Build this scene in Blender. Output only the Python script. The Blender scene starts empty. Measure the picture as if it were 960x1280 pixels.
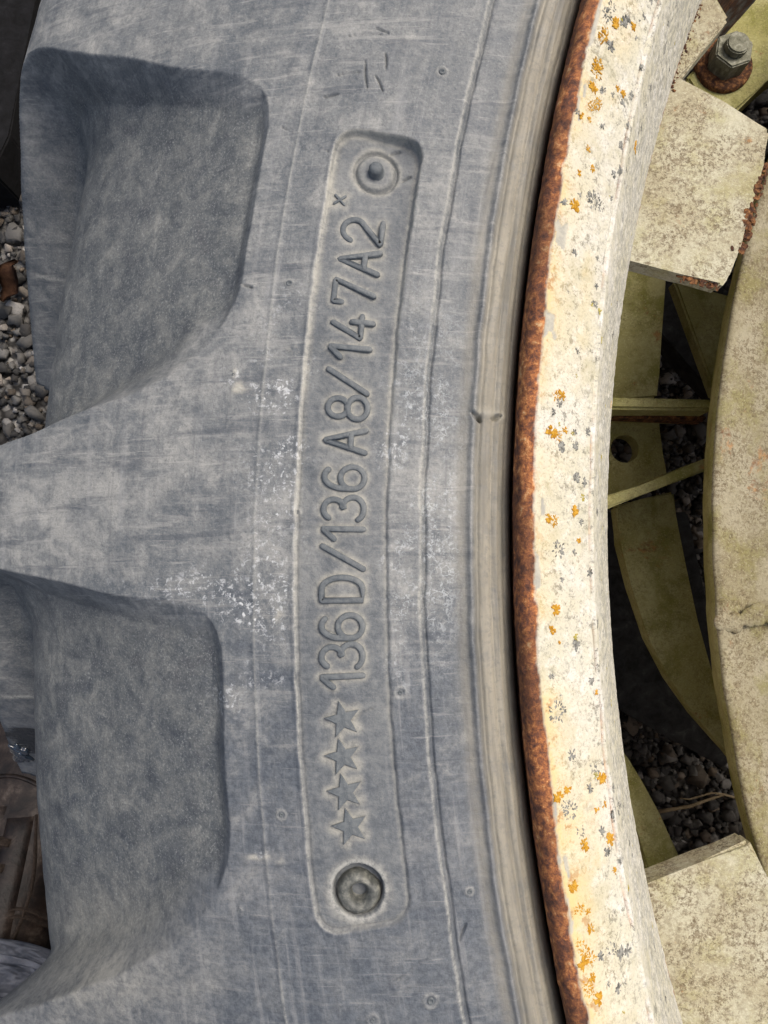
import bpy, bmesh, math, random
import numpy as np
from mathutils import Vector, Matrix
random.seed(7); rng = np.random.default_rng(7)

# ------------------------------------------------------------------ camera, sky, sun, exposure
# the wheel lies flat on gravel: axis = Z through the origin, ground z = 0, camera above the sidewall
F, TILT, XC, YC, ZC = 924.0, 0.08701, 0.55635, -0.0038, 0.55
sc = bpy.context.scene
cam = bpy.data.cameras.new('camera'); cam_o = bpy.data.objects.new('camera', cam)
sc.collection.objects.link(cam_o); sc.camera = cam_o
cam.sensor_fit = 'VERTICAL'; cam.sensor_height = 24.0; cam.lens = F / 1280.0 * 24.0
cam.clip_start = 0.01; cam.clip_end = 200
cam_o.location = (-XC, YC, ZC); cam_o.rotation_euler = (TILT, 0, 0)
SUN = Vector((0.48, 0.36, 0.95)).normalized()
world = bpy.data.worlds.new('World'); sc.world = world; world.use_nodes = True
nt = world.node_tree
sky = nt.nodes.new('ShaderNodeTexSky'); sky.sky_type = 'NISHITA'; sky.sun_disc = False
sky.sun_elevation = math.asin(SUN.z); sky.sun_rotation = math.atan2(SUN.x, SUN.y)
sky.dust_density = 7.0; sky.air_density = 1.0; sky.ozone_density = 0.6
bg = nt.nodes['Background']; bg.inputs['Strength'].default_value = 0.15
nt.links.new(sky.outputs[0], bg.inputs[0])
sun = bpy.data.lights.new('sun', 'SUN'); sun.energy = 1.25; sun.angle = math.radians(28); sun.color = (1, .98, .95)
sun_o = bpy.data.objects.new('sun', sun); sc.collection.objects.link(sun_o)
sun_o.rotation_euler = (-SUN).to_track_quat('-Z', 'Y').to_euler(); sun_o.location = (0, 0, 4)
vs = sc.view_settings; vs.view_transform = 'Standard'; vs.look = 'None'; vs.gamma = 1; vs.exposure = 0.18
vs.use_curve_mapping = False
col = sc.collection

# ------------------------------------------------------------------ small helpers
def spot(px, py, d):
    """world XY(Z) of a thing seen at (px,py) that lies d metres below the camera height"""
    a = (px - 480) / F; b = (640 - py) / F; c, s = math.cos(TILT), math.sin(TILT)
    t = d / (c - s * b)
    return Vector((a * t - XC, (s + c * b) * t + YC, ZC - d))
def polar(px, py, d):
    p = spot(px, py, d); return math.hypot(p.x, p.y), math.atan2(p.y, -p.x)
def wpt(r, psi, d): return (-r * math.cos(psi), r * math.sin(psi), ZC - d)

def link(name, me, mat=None, parent=None, smooth=False):
    o = bpy.data.objects.new(name, me); col.objects.link(o)
    if mat: me.materials.append(mat)
    if parent: o.parent = parent
    if smooth: me.polygons.foreach_set('use_smooth', [True] * len(me.polygons))
    return o
def bmobj(name, bm, mat, parent=None, smooth=False):
    me = bpy.data.meshes.new(name); bmesh.ops.recalc_face_normals(bm, faces=bm.faces); bm.to_mesh(me); bm.free()
    return link(name, me, mat, parent, smooth)
def empty(name, loc=(0, 0, 0)):
    o = bpy.data.objects.new(name, None); col.objects.link(o); o.location = loc; o.empty_display_size = .02; return o
def tag(o, label, cat, group=None):
    o['label'] = label; o['category'] = cat
    if group: o['group'] = group
    return o
def keep(o, parent):            # parent without moving
    o.parent = parent; o.matrix_parent_inverse = parent.matrix_basis.inverted(); return o

def vnoise(x, y, seed=0):
    xi = np.floor(x).astype(np.int64); yi = np.floor(y).astype(np.int64); xf = x - xi; yf = y - yi
    def h(a, b):
        n = (a * 374761393 + b * 668265263 + seed * 974711) & 0x7fffffff
        n = ((n ^ (n >> 13)) * 1274126177) & 0x7fffffff
        return ((n ^ (n >> 16)) & 0xffff) / 65535.0
    u = xf * xf * (3 - 2 * xf); v = yf * yf * (3 - 2 * yf)
    return (h(xi, yi) * (1 - u) + h(xi + 1, yi) * u) * (1 - v) + (h(xi, yi + 1) * (1 - u) + h(xi + 1, yi + 1) * u) * v
def fbm(x, y, o=4, seed=0):
    t = np.zeros_like(x); a = .5
    for i in range(o): t += a * vnoise(x * 2**i, y * 2**i, seed + i * 17); a *= .5
    return t / (1 - .5**o)
def sst(a, b, x):
    t = np.clip((x - a) / (b - a), 0, 1); return t * t * (3 - 2 * t)
def grid_mesh(name, P, closed_v=True, close_u=False):
    """P: (nu, nv, 3) -> quads, wrapped in v when closed"""
    nu, nv = P.shape[:2]
    me = bpy.data.meshes.new(name)
    iv = np.arange(nv if closed_v else nv - 1); iu = np.arange(nu if close_u else nu - 1)
    A, B = np.meshgrid(iu, iv, indexing='ij'); A2 = (A + 1) % nu; B2 = (B + 1) % nv
    q = np.stack([A * nv + B, A2 * nv + B, A2 * nv + B2, A * nv + B2], -1).reshape(-1, 4).astype(np.int32)
    me.vertices.add(nu * nv); me.vertices.foreach_set('co', P.reshape(-1).astype(np.float32))
    me.loops.add(q.size); me.loops.foreach_set('vertex_index', q.ravel())
    me.polygons.add(len(q)); me.polygons.foreach_set('loop_start', np.arange(0, q.size, 4, dtype=np.int32))
    me.polygons.foreach_set('use_smooth', np.ones(len(q), bool))
    me.update(calc_edges=True); me.validate()
    return me
def set_attr(me, name, arr4):
    a = me.attributes.new(name, 'FLOAT_COLOR', 'POINT'); a.data.foreach_set('color', arr4.reshape(-1).astype(np.float32))

# ------------------------------------------------------------------ material graph helper
class G:
    def __init__(s, name):
        s.m = bpy.data.materials.new(name); s.m.use_nodes = True; s.t = s.m.node_tree
        s.b = s.t.nodes['Principled BSDF']
    def n(s, kind, **kw):
        nd = s.t.nodes.new('ShaderNode' + kind)
        for k, v in kw.items(): setattr(nd, k, v)
        return nd
    def put(s, sock, v):
        if hasattr(v, 'is_output') or isinstance(v, bpy.types.NodeSocket): s.t.links.new(v, sock)
        else: sock.default_value = v
    def obj(s): return s.n('TexCoord').outputs['Object']
    def attr(s, name):
        a = s.n('Attribute'); a.attribute_name = name; sp = s.n('SeparateColor'); s.t.links.new(a.outputs['Color'], sp.inputs[0])
        return sp.outputs[0], sp.outputs[1], sp.outputs[2], a.outputs['Alpha'], a.outputs['Vector']
    def scale(s, v, sc3):
        m = s.n('Mapping'); s.put(m.inputs['Vector'], v); m.inputs['Scale'].default_value = sc3; return m.outputs[0]
    def noise(s, v, scale, detail=4, rough=.55, dist=0.0):
        t = s.n('TexNoise'); s.put(t.inputs['Vector'], v); t.inputs['Scale'].default_value = scale
        t.inputs['Detail'].default_value = detail; t.inputs['Roughness'].default_value = rough; t.inputs['Distortion'].default_value = dist
        return t.outputs['Fac']
    def noisec(s, v, scale, detail=2):
        t = s.n('TexNoise'); s.put(t.inputs['Vector'], v); t.inputs['Scale'].default_value = scale; t.inputs['Detail'].default_value = detail
        return t.outputs['Color']
    def voro(s, v, scale, feature='F1', out='Distance', rnd=1.0):
        t = s.n('TexVoronoi'); t.feature = feature; s.put(t.inputs['Vector'], v); t.inputs['Scale'].default_value = scale
        t.inputs['Randomness'].default_value = rnd
        return t.outputs[out]
    def vmath(s, op, a, b):
        t = s.n('VectorMath', operation=op); s.put(t.inputs[0], a); s.put(t.inputs[1], b); return t.outputs[0]
    def math(s, op, a, b=0.0, c=None, clamp=False):
        t = s.n('Math', operation=op); t.use_clamp = clamp; s.put(t.inputs[0], a); s.put(t.inputs[1], b)
        if c is not None: s.put(t.inputs[2], c)
        return t.outputs[0]
    def mul(s, a, b): return s.math('MULTIPLY', a, b)
    def add(s, a, b): return s.math('ADD', a, b)
    def rng(s, v, a, b, c=0.0, d=1.0, smooth=True):
        t = s.n('MapRange'); t.interpolation_type = 'SMOOTHSTEP' if smooth else 'LINEAR'
        s.put(t.inputs['Value'], v)
        for k, x in zip(('From Min', 'From Max', 'To Min', 'To Max'), (a, b, c, d)): t.inputs[k].default_value = x
        return t.outputs[0]
    def mix(s, f, a, b, mode='MIX'):
        t = s.n('Mix', data_type='RGBA', blend_type=mode); s.put(t.inputs[0], f)
        for i, v in ((6, a), (7, b)):
            if isinstance(v, tuple) and len(v) == 3: v = (*v, 1)
            s.put(t.inputs[i], v)
        return t.outputs[2]
    def ramp(s, f, stops):
        t = s.n('ValToRGB'); s.put(t.inputs[0], f); e = t.color_ramp.elements
        while len(e) < len(stops): e.new(.5)
        for el, (p, c) in zip(e, stops): el.position = p; el.color = (*c, 1)
        return t.outputs[0]
    def bump(s, h, strength, dist, normal=None):
        t = s.n('Bump'); s.put(t.inputs['Height'], h); t.inputs['Strength'].default_value = strength; t.inputs['Distance'].default_value = dist
        if normal is not None: s.put(t.inputs['Normal'], normal)
        return t.outputs[0]
    def done(s, color, rough=.8, normal=None, metal=0.0, spec=.5):
        s.put(s.b.inputs['Base Color'], color if not (isinstance(color, tuple) and len(color) == 3) else (*color, 1))
        s.put(s.b.inputs['Roughness'], rough); s.put(s.b.inputs['Metallic'], metal); s.put(s.b.inputs['Specular IOR Level'], spec)
        if normal is not None: s.put(s.b.inputs['Normal'], normal)
        return s.m

def mat_rubber(name, with_attr=True, tone=1.0):
    g = G(name); P = g.obj()
    big = g.noise(P, 24, 5, .62); mid = g.noise(P, 110, 7, .72, .5); fine = g.noise(P, 700, 4, .75); grain = g.noise(P, 1800, 4, .78)
    f = g.add(g.mul(big, .40), g.add(g.mul(mid, .50), g.mul(fine, .22)))
    c = g.ramp(f, [(.39, (.050, .059, .070)), (.49, (.104, .117, .126)), (.57, (.168, .178, .178)), (.68, (.31, .312, .292))])
    c = g.mix(g.mul(g.rng(grain, .55, .66), .34), c, (.36, .375, .365))
    c = g.mix(g.mul(g.rng(grain, .46, .36), .36), c, (.036, .044, .053))
    def scuff(rot, sc3, lo, hi, k, colr, c):
        m = g.n('Mapping'); g.put(m.inputs['Vector'], P); m.inputs['Rotation'].default_value = (0, 0, math.radians(rot)); m.inputs['Scale'].default_value = sc3
        return g.mix(g.mul(g.rng(g.noise(m.outputs[0], 1.0, 5, .62, .35), lo, hi), k), c, colr)
    c = scuff(28, (45, 520, 120), .55, .68, .38, (.35, .35, .325), c)
    c = scuff(-12, (30, 300, 80), .54, .68, .45, (.050, .061, .078), c)
    c = scuff(64, (60, 900, 160), .60, .70, .40, (.40, .395, .365), c)
    rough = .66; h = g.add(g.mul(fine, .7), g.mul(mid, .8))
    if with_attr:
        dust, chalk, bead, wet, _ = g.attr('mask')
        line, pocket, vein, clean, _ = g.attr('mask2')
        _, _, film, _, pol = g.attr('pol')
        # where the dust film is thin the rubber is darker and bluer
        nf = g.add(film, g.mul(g.add(mid, -.5), .9))
        c = g.mix(g.mul(g.rng(nf, .55, .10), .62), c, g.mix(g.rng(fine, .35, .65), (.044, .055, .072), (.088, .104, .126)))
        streak = g.noise(g.scale(pol, (420, 22, 0)), 1.0, 5, .65, .3)          # follows the circumference
        c = g.mix(g.mul(g.rng(streak, .52, .70), .32), c, (.30, .305, .30))
        c = g.mix(g.mul(g.rng(streak, .47, .30), .35), c, (.060, .068, .082))
        scr = g.noise(g.scale(pol, (70, 1100, 0)), 1.0, 3, .6, .9)               # short radial scuffs
        c = g.mix(g.mul(g.rng(scr, .61, .72), .25), c, (.36, .36, .345))
        c = g.mix(g.mul(clean, .60), c, g.mix(g.rng(g.add(g.mul(mid, .6), g.mul(fine, .4)), .38, .62), (.086, .098, .108), (.172, .182, .180)))
        # pockets: dry dust film, blotchy
        pn = g.noise(P, 130, 8, .78, .4)
        pc = g.ramp(pn, [(.37, (.044, .051, .062)), (.48, (.096, .106, .108)), (.58, (.168, .174, .162)), (.68, (.29, .288, .258))])
        pc = g.mix(g.mul(g.rng(grain, .54, .65), .60), pc, (.38, .39, .365)); pc = g.mix(g.mul(g.rng(grain, .46, .36), .50), pc, (.04, .047, .052))
        c = g.mix(g.mul(pocket, .72), c, pc)
        # bead band: beige earth film
        bc = g.mix(g.rng(streak, .3, .7), (.185, .175, .142), (.33, .305, .24))
        bc = g.mix(g.mul(g.rng(fine, .48, .66), .5), bc, (.17, .168, .15))
        c = g.mix(g.mul(bead, g.rng(mid, .25, .55, .55, 1.0)), c, bc)
        # earth caught against edges and round the lettering
        c = g.mix(g.mul(dust, g.rng(g.add(g.mul(mid, .5), g.mul(fine, .5)), .34, .62, .25, .95)), c, (.42, .405, .34))
        # chalky deposit: dots, crusts and veins
        wv = g.vmath('ADD', P, g.vmath('MULTIPLY', g.noisec(P, 420, 3), (.0035, .0035, .0035)))
        dots = g.rng(g.voro(wv, 620), .32, .14); dots = g.mul(dots, g.rng(g.noise(P, 190, 2), .44, .56))
        blot = g.rng(g.noise(P, 620, 6, .75, .4), .53, .63)
        c = g.mix(g.mul(chalk, g.math('MAXIMUM', g.mul(dots, .8), g.mul(blot, .62))), c, (.60, .62, .62))
        vv = g.rng(g.voro(wv, 640, 'DISTANCE_TO_EDGE'), .10, .03)
        vv = g.mul(vv, g.rng(g.noise(P, 260, 5, .7), .46, .60))
        c = g.mix(g.mul(vein, g.math('MAXIMUM', g.mul(vv, .50), g.mul(blot, .42))), c, (.56, .60, .60))
        # thin light edge lines
        c = g.mix(g.mul(line, g.rng(fine, .35, .6, .3, 1.0)), c, (.48, .475, .42))
        c = g.mix(g.mul(wet, .85), c, (.012, .014, .017))
        rough = g.mix(wet, g.mix(g.rng(mid, .4, .65), (.56, .56, .56), (.80, .80, .80)), (.10, .10, .10))
    if tone != 1.0: c = g.mix(.75, c, g.mix(g.rng(fine, .3, .7), (.070, .083, .092), (.125, .142, .148)))
    nrm = g.bump(h, .32, .0009, g.bump(grain, .25, .0003))
    return g.done(c, rough, nrm, spec=.45)

def paint_base(g, P, tint=1.0):
    n1 = g.noise(P, 45, 5, .6); n2 = g.noise(P, 240, 5, .7); n3 = g.noise(P, 1100, 3, .7)
    return n1, n2, n3

def mat_rim():
    g = G('white_paint_and_rust'); P = g.obj(); n1, n2, n3 = paint_base(g, P)
    rust, stain, chip, under, _ = g.attr('mask')
    c = g.mix(g.rng(n1, .35, .65), (.57, .545, .42), (.62, .605, .53))
    c = g.mix(g.mul(g.rng(n2, .46, .66), .75), c, (.71, .70, .65))
    gr = g.noise(P, 1350, 4, .78)
    c = g.mix(g.mul(g.rng(gr, .51, .62), .60), c, (.34, .325, .255))
    sp = g.mul(g.rng(g.noise(P, 430, 7, .84), .535, .58), g.rng(g.noise(P, 75, 3), .36, .54, .40, 1.0))
    c = g.mix(g.mul(sp, .80), c, (.15, .15, .125))
    c = g.mix(g.mul(g.rng(g.noise(P, 95, 5, .7), .52, .66), .45), c, (.43, .405, .27))
    c = g.mix(g.mul(stain, g.rng(n2, .25, .6, .4, .95)), c, (.64, .50, .22))
    st2 = g.mul(g.rng(stain, .25, .9), g.rng(g.noise(P, 330, 5, .7), .53, .62))
    c = g.mix(g.mul(st2, .8), c, (.40, .20, .06))
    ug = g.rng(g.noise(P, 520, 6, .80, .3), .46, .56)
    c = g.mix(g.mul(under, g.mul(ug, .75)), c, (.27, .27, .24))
    c = g.mix(chip, c, g.mix(g.rng(n2, .4, .6), (.36, .35, .30), (.46, .44, .36)))
    pt = g.noise(P, 330, 7, .78, .25); pb = g.noise(P, 55, 3)
    rc = g.ramp(pt, [(.34, (.060, .032, .026)), (.44, (.16, .068, .042)), (.51, (.34, .125, .048)), (.58, (.58, .24, .08)), (.67, (.78, .54, .28))])
    rc = g.mix(g.mul(g.rng(pb, .40, .62), .6), rc, g.mix(g.rng(n3, .4, .6), (.045, .024, .018), (.13, .055, .03)))
    rc = g.mix(g.mul(g.rng(gr, .52, .68), .45), rc, (.045, .026, .02))
    c = g.mix(rust, c, rc)
    rough = g.mix(rust, (.6, .6, .6), (.88, .88, .88))
    h = g.add(g.mul(n2, .5), g.add(g.mul(n3, .6), g.mul(g.mul(rust, pt), 1.6)))
    return g.done(c, rough, g.bump(h, .6, .0007), spec=.35)

def mat_cream(name, cols, moss=(.20, .19, .06), moss_or_shade_f=.4, rustf=.3, speck=.6):
    """weathered cream paint on steel: cols = (light, mid, dirt)"""
    g = G(name); P = g.obj(); n1, n2, n3 = paint_base(g, P)
    c = g.mix(g.rng(n1, .35, .65), cols[0], cols[1])
    c = g.mix(g.mul(g.rng(g.noise(P, 60, 5, .65), .46, .66), moss_or_shade_f), c, moss)
    zone = g.rng(g.noise(P, 85, 4, .6), .34, .58, .25, 1.0)
    for sc_, lo, hi, k in ((430, .50, .58, .8), (900, .50, .60, 1.0), (1700, .52, .64, .7)):
        c = g.mix(g.mul(g.mul(g.rng(g.noise(P, sc_, 5, .75, .25), lo, hi), zone), speck * k), c, cols[2] if sc_ != 900 else tuple(x * .75 for x in cols[2]))
    c = g.mix(g.mul(g.rng(g.noise(P, 1300, 3), .56, .68), .45), c, tuple(min(x * 1.25, .8) for x in cols[0]))
    dk = g.rng(g.noise(P, 260, 6, .8), .64, .70)
    c = g.mix(g.mul(dk, .65), c, tuple(x * .35 for x in cols[2]))
    rs = g.rng(g.noise(P, 42, 7, .75, .3), .60, .67)
    c = g.mix(g.mul(rs, rustf), c, g.mix(g.rng(n2, .4, .6), (.16, .06, .025), (.40, .20, .07)))
    return g.done(c, .78, g.bump(g.add(n2, g.mul(n3, .6)), .5, .0007), spec=.25)

def mat_noise(name, stops, scale=200, rough=.85, bumpd=.0006, metal=0.0, spec=.2):
    g = G(name); P = g.obj(); n = g.noise(P, scale, 6, .7, .3)
    return g.done(g.ramp(n, stops), rough, g.bump(n, .6, bumpd), metal, spec)

M = {}
M['rubber'] = mat_rubber('weathered_tyre_rubber')
M['letter'] = mat_rubber('worn_letter_rubber', False, .8)
M['rim'] = mat_rim()
M['bracket'] = mat_cream('cream_bracket_paint', ((.49, .47, .345), (.39, .355, .235), (.16, .12, .07)), moss=(.32, .29, .11), moss_or_shade_f=.55, rustf=.75, speck=.85)
M['disc'] = mat_cream('cream_disc_paint', ((.33, .30, .205), (.25, .22, .13), (.13, .095, .05)), moss=(.20, .18, .05), moss_or_shade_f=.65, rustf=.65, speck=.75)
M['olive'] = mat_cream('olive_shade_and_grime', ((.42, .40, .19), (.32, .30, .11), (.19, .165, .06)), moss=(.18, .18, .03), moss_or_shade_f=.75, rustf=.7, speck=.5)  # cream paint with its shade and green grime put into the colour
M['rust'] = mat_noise('flaking_rust', [(.38, (.03, .016, .012)), (.5, (.09, .04, .02)), (.62, (.24, .11, .04)), (.75, (.45, .28, .13))], 420)
M['dark'] = mat_noise('dark_board_and_shadow', [(.35, (.018, .018, .018)), (.6, (.045, .047, .048)), (.75, (.09, .09, .085))], 120)  # board tone, also standing in for shadowed ground
M['black'] = mat_noise('black_corner_shadow', [(.35, (.004, .004, .004)), (.6, (.010, .010, .011)), (.75, (.022, .022, .024))], 120, .95)  # near-black tone standing in for the shadow in the corner
M['metal'] = mat_noise('dull_zinc', [(.35, (.09, .09, .06)), (.55, (.19, .19, .14)), (.75, (.42, .42, .35))], 330, .6, .0004, .15)

# ------------------------------------------------------------------ ground
gg = G('grey_gravel_bed'); P_ = gg.obj()
vg = gg.voro(P_, 150, 'F1', 'Distance'); vc = gg.voro(P_, 150, 'F1', 'Color')
sp_ = gg.n('SeparateColor'); gg.t.links.new(vc, sp_.inputs[0])
cgr = gg.ramp(sp_.outputs[0], [(.0, (.05, .048, .045)), (.5, (.14, .135, .125)), (.85, (.30, .29, .27)), (1., (.5, .49, .46))])
M['ground'] = gg.done(gg.mix(gg.rng(vg, .35, .75), cgr, (.02, .019, .018)), .9, gg.bump(vg, .8, .004))
M['ground'].node_tree.nodes['Bump'].invert = True
bm = bmesh.new()
bmesh.ops.create_grid(bm, x_segments=24, y_segments=24, size=20)
gr = bmobj('ground', bm, M['ground']); gr['kind'] = 'structure'; gr.location.z = 0.0

def pebbles():
    tmpl = bmesh.new(); bmesh.ops.create_cube(tmpl, size=1.3); bmesh.ops.bevel(tmpl, geom=list(tmpl.verts), offset=.42, affect='VERTICES', segments=1); bmesh.ops.triangulate(tmpl, faces=tmpl.faces); tmpl.verts.index_update()
    V = np.array([v.co[:] for v in tmpl.verts]); T = np.array([[v.index for v in f.verts] for f in tmpl.faces]); tmpl.free()
    spots = []
    def fill(n, x0, x1, y0, y1, test):
        k = 0
        while k < n:
            x, y = random.uniform(x0, x1), random.uniform(y0, y1)
            if test(x, y): spots.append((x, y)); k += 1
    fill(12000, -.98, -.70, -.46, .50, lambda x, y: math.hypot(x, y) > .64)
    fill(14000, -.46, -.16, -.34, .40, lambda x, y: .16 < math.hypot(x, y) < .485)
    n = len(spots); nv = len(V)
    S = np.array(spots); size = rng.lognormal(math.log(.0026), .45, n).clip(.0011, .008)
    allv = np.empty((n, nv, 3), np.float32)
    for i in range(n):
        v = V * (1 + rng.uniform(-.32, .32, (nv, 1))) * (size[i] * rng.uniform(.65, 1.25, 3))
        a = rng.uniform(0, 6.283, 3)
        R = np.array(Matrix.Rotation(a[0], 3, 'X') @ Matrix.Rotation(a[1], 3, 'Y') @ Matrix.Rotation(a[2], 3, 'Z'))
        allv[i] = v @ R.T + (S[i, 0], S[i, 1], size[i] * .45 + rng.uniform(0, .004))
    faces = (T[None] + (np.arange(n) * nv)[:, None, None]).reshape(-1, 3)
    me = bpy.data.meshes.new('gravel'); me.vertices.add(n * nv); me.vertices.foreach_set('co', allv.ravel())
    me.loops.add(faces.size); me.loops.foreach_set('vertex_index', faces.ravel().astype(np.int32))
    me.polygons.add(len(faces)); me.polygons.foreach_set('loop_start', np.arange(0, faces.size, 3, dtype=np.int32))
    me.update(calc_edges=True)
    tone = rng.beta(1.6, 3.2, n); warm = rng.uniform(0, 1, n)
    cc = np.stack([tone, warm, np.zeros(n), np.ones(n)], -1)
    set_attr(me, 'tone', np.repeat(cc, nv, 0))
    g = G('gravel_stone'); t, w, _, _, _ = g.attr('tone'); P = g.obj()
    n1 = g.noise(P, 700, 4, .7)
    c = g.ramp(t, [(0, (.02, .02, .02)), (.3, (.06, .058, .054)), (.6, (.15, .146, .136)), (1, (.52, .50, .47))])
    c = g.mix(g.mul(g.rng(w, .7, 1.0), .4), c, (.26, .19, .12)); c = g.mix(g.mul(g.rng(n1, .5, .7), .4), c, (.08, .078, .07))
    o = link('gravel', me, g.done(c, .9, g.bump(n1, .5, .0008))); o['kind'] = 'stuff'
    tag(o, 'loose grey gravel chips covering the ground round and under the wheel', 'gravel')
pebbles()

# ------------------------------------------------------------------ the tyre
tyre = tag(empty('tractor_tyre'), 'large weathered grey tractor tyre lying flat with raised size lettering', 'tyre')
LUGS = 29; PITCH = 2 * math.pi / LUGS
Lk = [(.5170,.250),(.5205,.215),(.5248,.1850),(.5278,.1768),(.5325,.1738),(.5385,.1720),(.5470,.1703),(.5600,.1692),(.5740,.1695),
      (.5863,.1708),(.5940,.1718),(.6050,.1740),(.6200,.1778),(.6370,.1835),(.6570,.1910),(.6740,.2000),(.6830,.2140),(.6885,.2360),
      (.6950,.2680),(.7020,.3100),(.7070,.3600)]
Bk = Lk[:10] + [(.5940,.1752),(.6043,.1802),(.6165,.1875),(.6315,.1975),(.6470,.2095),(.6570,.2215),(.6620,.2355),(.6645,.2500),(.6670,.2720),(.6720,.3120),(.6730,.3600)]
lowk = [-.015]*11 + [-.0150,-.0135,-.0080,-.0025, .0020,-.0060,-.0350,-.0800,-.1400,-.1900]
upk  = [ .088]*11 + [ .0770, .0660, .0560, .0470, .0400, .0280, .0060,-.0300,-.0750,-.1200]
def mirror(k): return k + [(r, .72 - d) for r, d in k[-2::-1]]
Lk, Bk = np.array(mirror(Lk)), np.array(mirror(Bk))
lowk = np.array(lowk + lowk[-2::-1]); upk = np.array(upk + upk[-2::-1]); NK = len(Lk)
def cr(K, u):                                # Catmull-Rom through the knots
    K = np.asarray(K, float); K = K[:, None] if K.ndim == 1 else K
    i = np.clip(np.floor(u).astype(int), 0, NK - 2); t = (u - i)[:, None]
    p0, p1, p2, p3 = K[np.maximum(i - 1, 0)], K[i], K[i + 1], K[np.minimum(i + 2, NK - 1)]
    return .5 * (2 * p1 + (p2 - p0) * t + (2 * p0 - 5 * p1 + 4 * p2 - p3) * t**2 + (3 * p1 - p0 - 3 * p2 + p3) * t**3)
uu = np.linspace(0, NK - 1, 8000); cu = cr(Lk, uu)
arc = np.concatenate([[0], np.cumsum(np.hypot(*np.diff(cu, axis=0).T))])
uS = lambda s: np.interp(s, arc, uu)
sK = np.interp(np.arange(NK), uu, arc)       # arc length at every knot
rows = [0.0]
while rows[-1] < arc[-1]:
    s = rows[-1]
    step = .0022 if s < sK[2] else .00030 if s < sK[10] + .004 else .00065 if s < sK[16] else .0008 if s < sK[19] else .0016 if s < sK[20] else .006
    rows.append(s + step)
rows = np.minimum(np.array(rows), arc[-1]); U = uS(rows)
dense = np.arange(-.275, .300, .00058); coarse = np.arange(.300, 2 * math.pi - .275, .011)
PSI = np.concatenate([dense, coarse]); PSIw = (PSI + math.pi) % (2 * math.pi) - math.pi
Lp, Bp = cr(Lk, U), cr(Bk, U); low, up = cr(lowk, U)[:, 0], cr(upk, U)[:, 0]
ND = len(dense)

def tyre_surface():
    S = rows[:, None]; R = Lp[:, :1]; RR0 = R; psi = PSIw[None, :]
    shift = np.where(rows > sK[20], PITCH / 2, 0)[:, None]
    c = ((low + up) / 2)[:, None] + shift; half = ((up - low) / 2)[:, None]
    t = (psi - c + PITCH / 2) % PITCH - PITCH / 2
    wob = (fbm(S * 60 + 0 * psi, psi * 36 + 0 * S, 2, 5) - .5) * .0014
    sm = np.minimum(S, arc[-1] - S)
    e1, e2, e3, e4 = (t + half) * R + wob, (half - t) * R + wob * 1.5, (sK[10] - sm) + wob * .8, (sK[18] + .022 - sm)
    fall = lambda e, w: 1 - np.clip(-e / w, 0, 1)
    def corner(a, b, k):
        h = np.maximum(k - np.abs(a - b), 0) / k; return h * h * k * .25
    bon = corner(e1, e3, .016); bon2 = corner(e2, e3, .018)
    m1 = .50 * fall(e1 + bon, .0065)**1.4 + .50 * fall(e1 + bon, .036)**2.0           # steep lip, then a broad hollow
    m2 = fall(e2 + bon2, np.interp(R, [.60, .65, .68], [.024, .016, .010]))**2.3
    m3 = fall(e3 + np.maximum(bon, bon2), .0040)**1.7; m4 = fall(e4, .010)**2
    ml = np.minimum(np.minimum(m1, m2), m4); h = np.maximum(.25 - np.abs(ml - m3), 0) / .25
    m = np.clip(np.maximum(ml, m3) + h * h * .25 * .25 * (1 - np.maximum(ml, m3)) * 2, 0, 1); fm = m
    r = Bp[:, :1] * (1 - m) + Lp[:, :1] * m; d = Bp[:, 1:] * (1 - m) + Lp[:, 1:] * m
    return r, d, m, fm
r_, d_, m_, fm_ = tyre_surface()
top = (rows < sK[20])[:, None]
RR = np.broadcast_to(Lp[:, :1], r_.shape); PP = np.broadcast_to(PSIw[None, :], r_.shape); AA = RR * PP
mask = np.zeros(r_.shape + (4,), np.float32); mask2 = np.zeros_like(mask)
hgt = np.zeros(r_.shape)                      # relief towards the viewer (metres)
NR = int(np.searchsorted(rows, sK[10]))       # rows of the sidewall zone
# gentle unevenness of the whole skin
hgt += (fbm(AA * 60, RR * 60 + 40, 4, 2) - .5) * .0010 + (fbm(AA * 300, RR * 300, 3, 9) - .5) * .00035

def line_at(r0, w): return np.exp(-((RR - r0) / w)**2) * (rows < sK[11])[:, None]
wr = lambda seed, a=.0004: (fbm(PP * 60, PP * 0 + seed, 3, seed) - .5) * 2 * a
# step ring between the letter band and the bead zone
g0 = .5478 + wr(3, .0005)
hgt += -.0007 * sst(g0 + .0006, g0 - .0004, RR) * sst(.5365, .5400, RR)
hgt += -.0009 * np.exp(-((RR - g0 + .0008) / .00028)**2)
mask2[..., 0] += .6 * np.exp(-((RR - g0 - .0003) / .00036)**2) * (.5 + .5 * fbm(AA * 90, RR * 0, 3, 31))
# shoulder ring line and second, fainter one
g1 = .5863 + wr(4, .0002); hgt += .00022 * np.exp(-((RR - g1) / .0005)**2)
mask2[..., 0] += .45 * np.exp(-((RR - g1) / .00026)**2) * (.3 + .7 * fbm(AA * 50, RR * 0 + 3, 3, 33))
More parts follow.
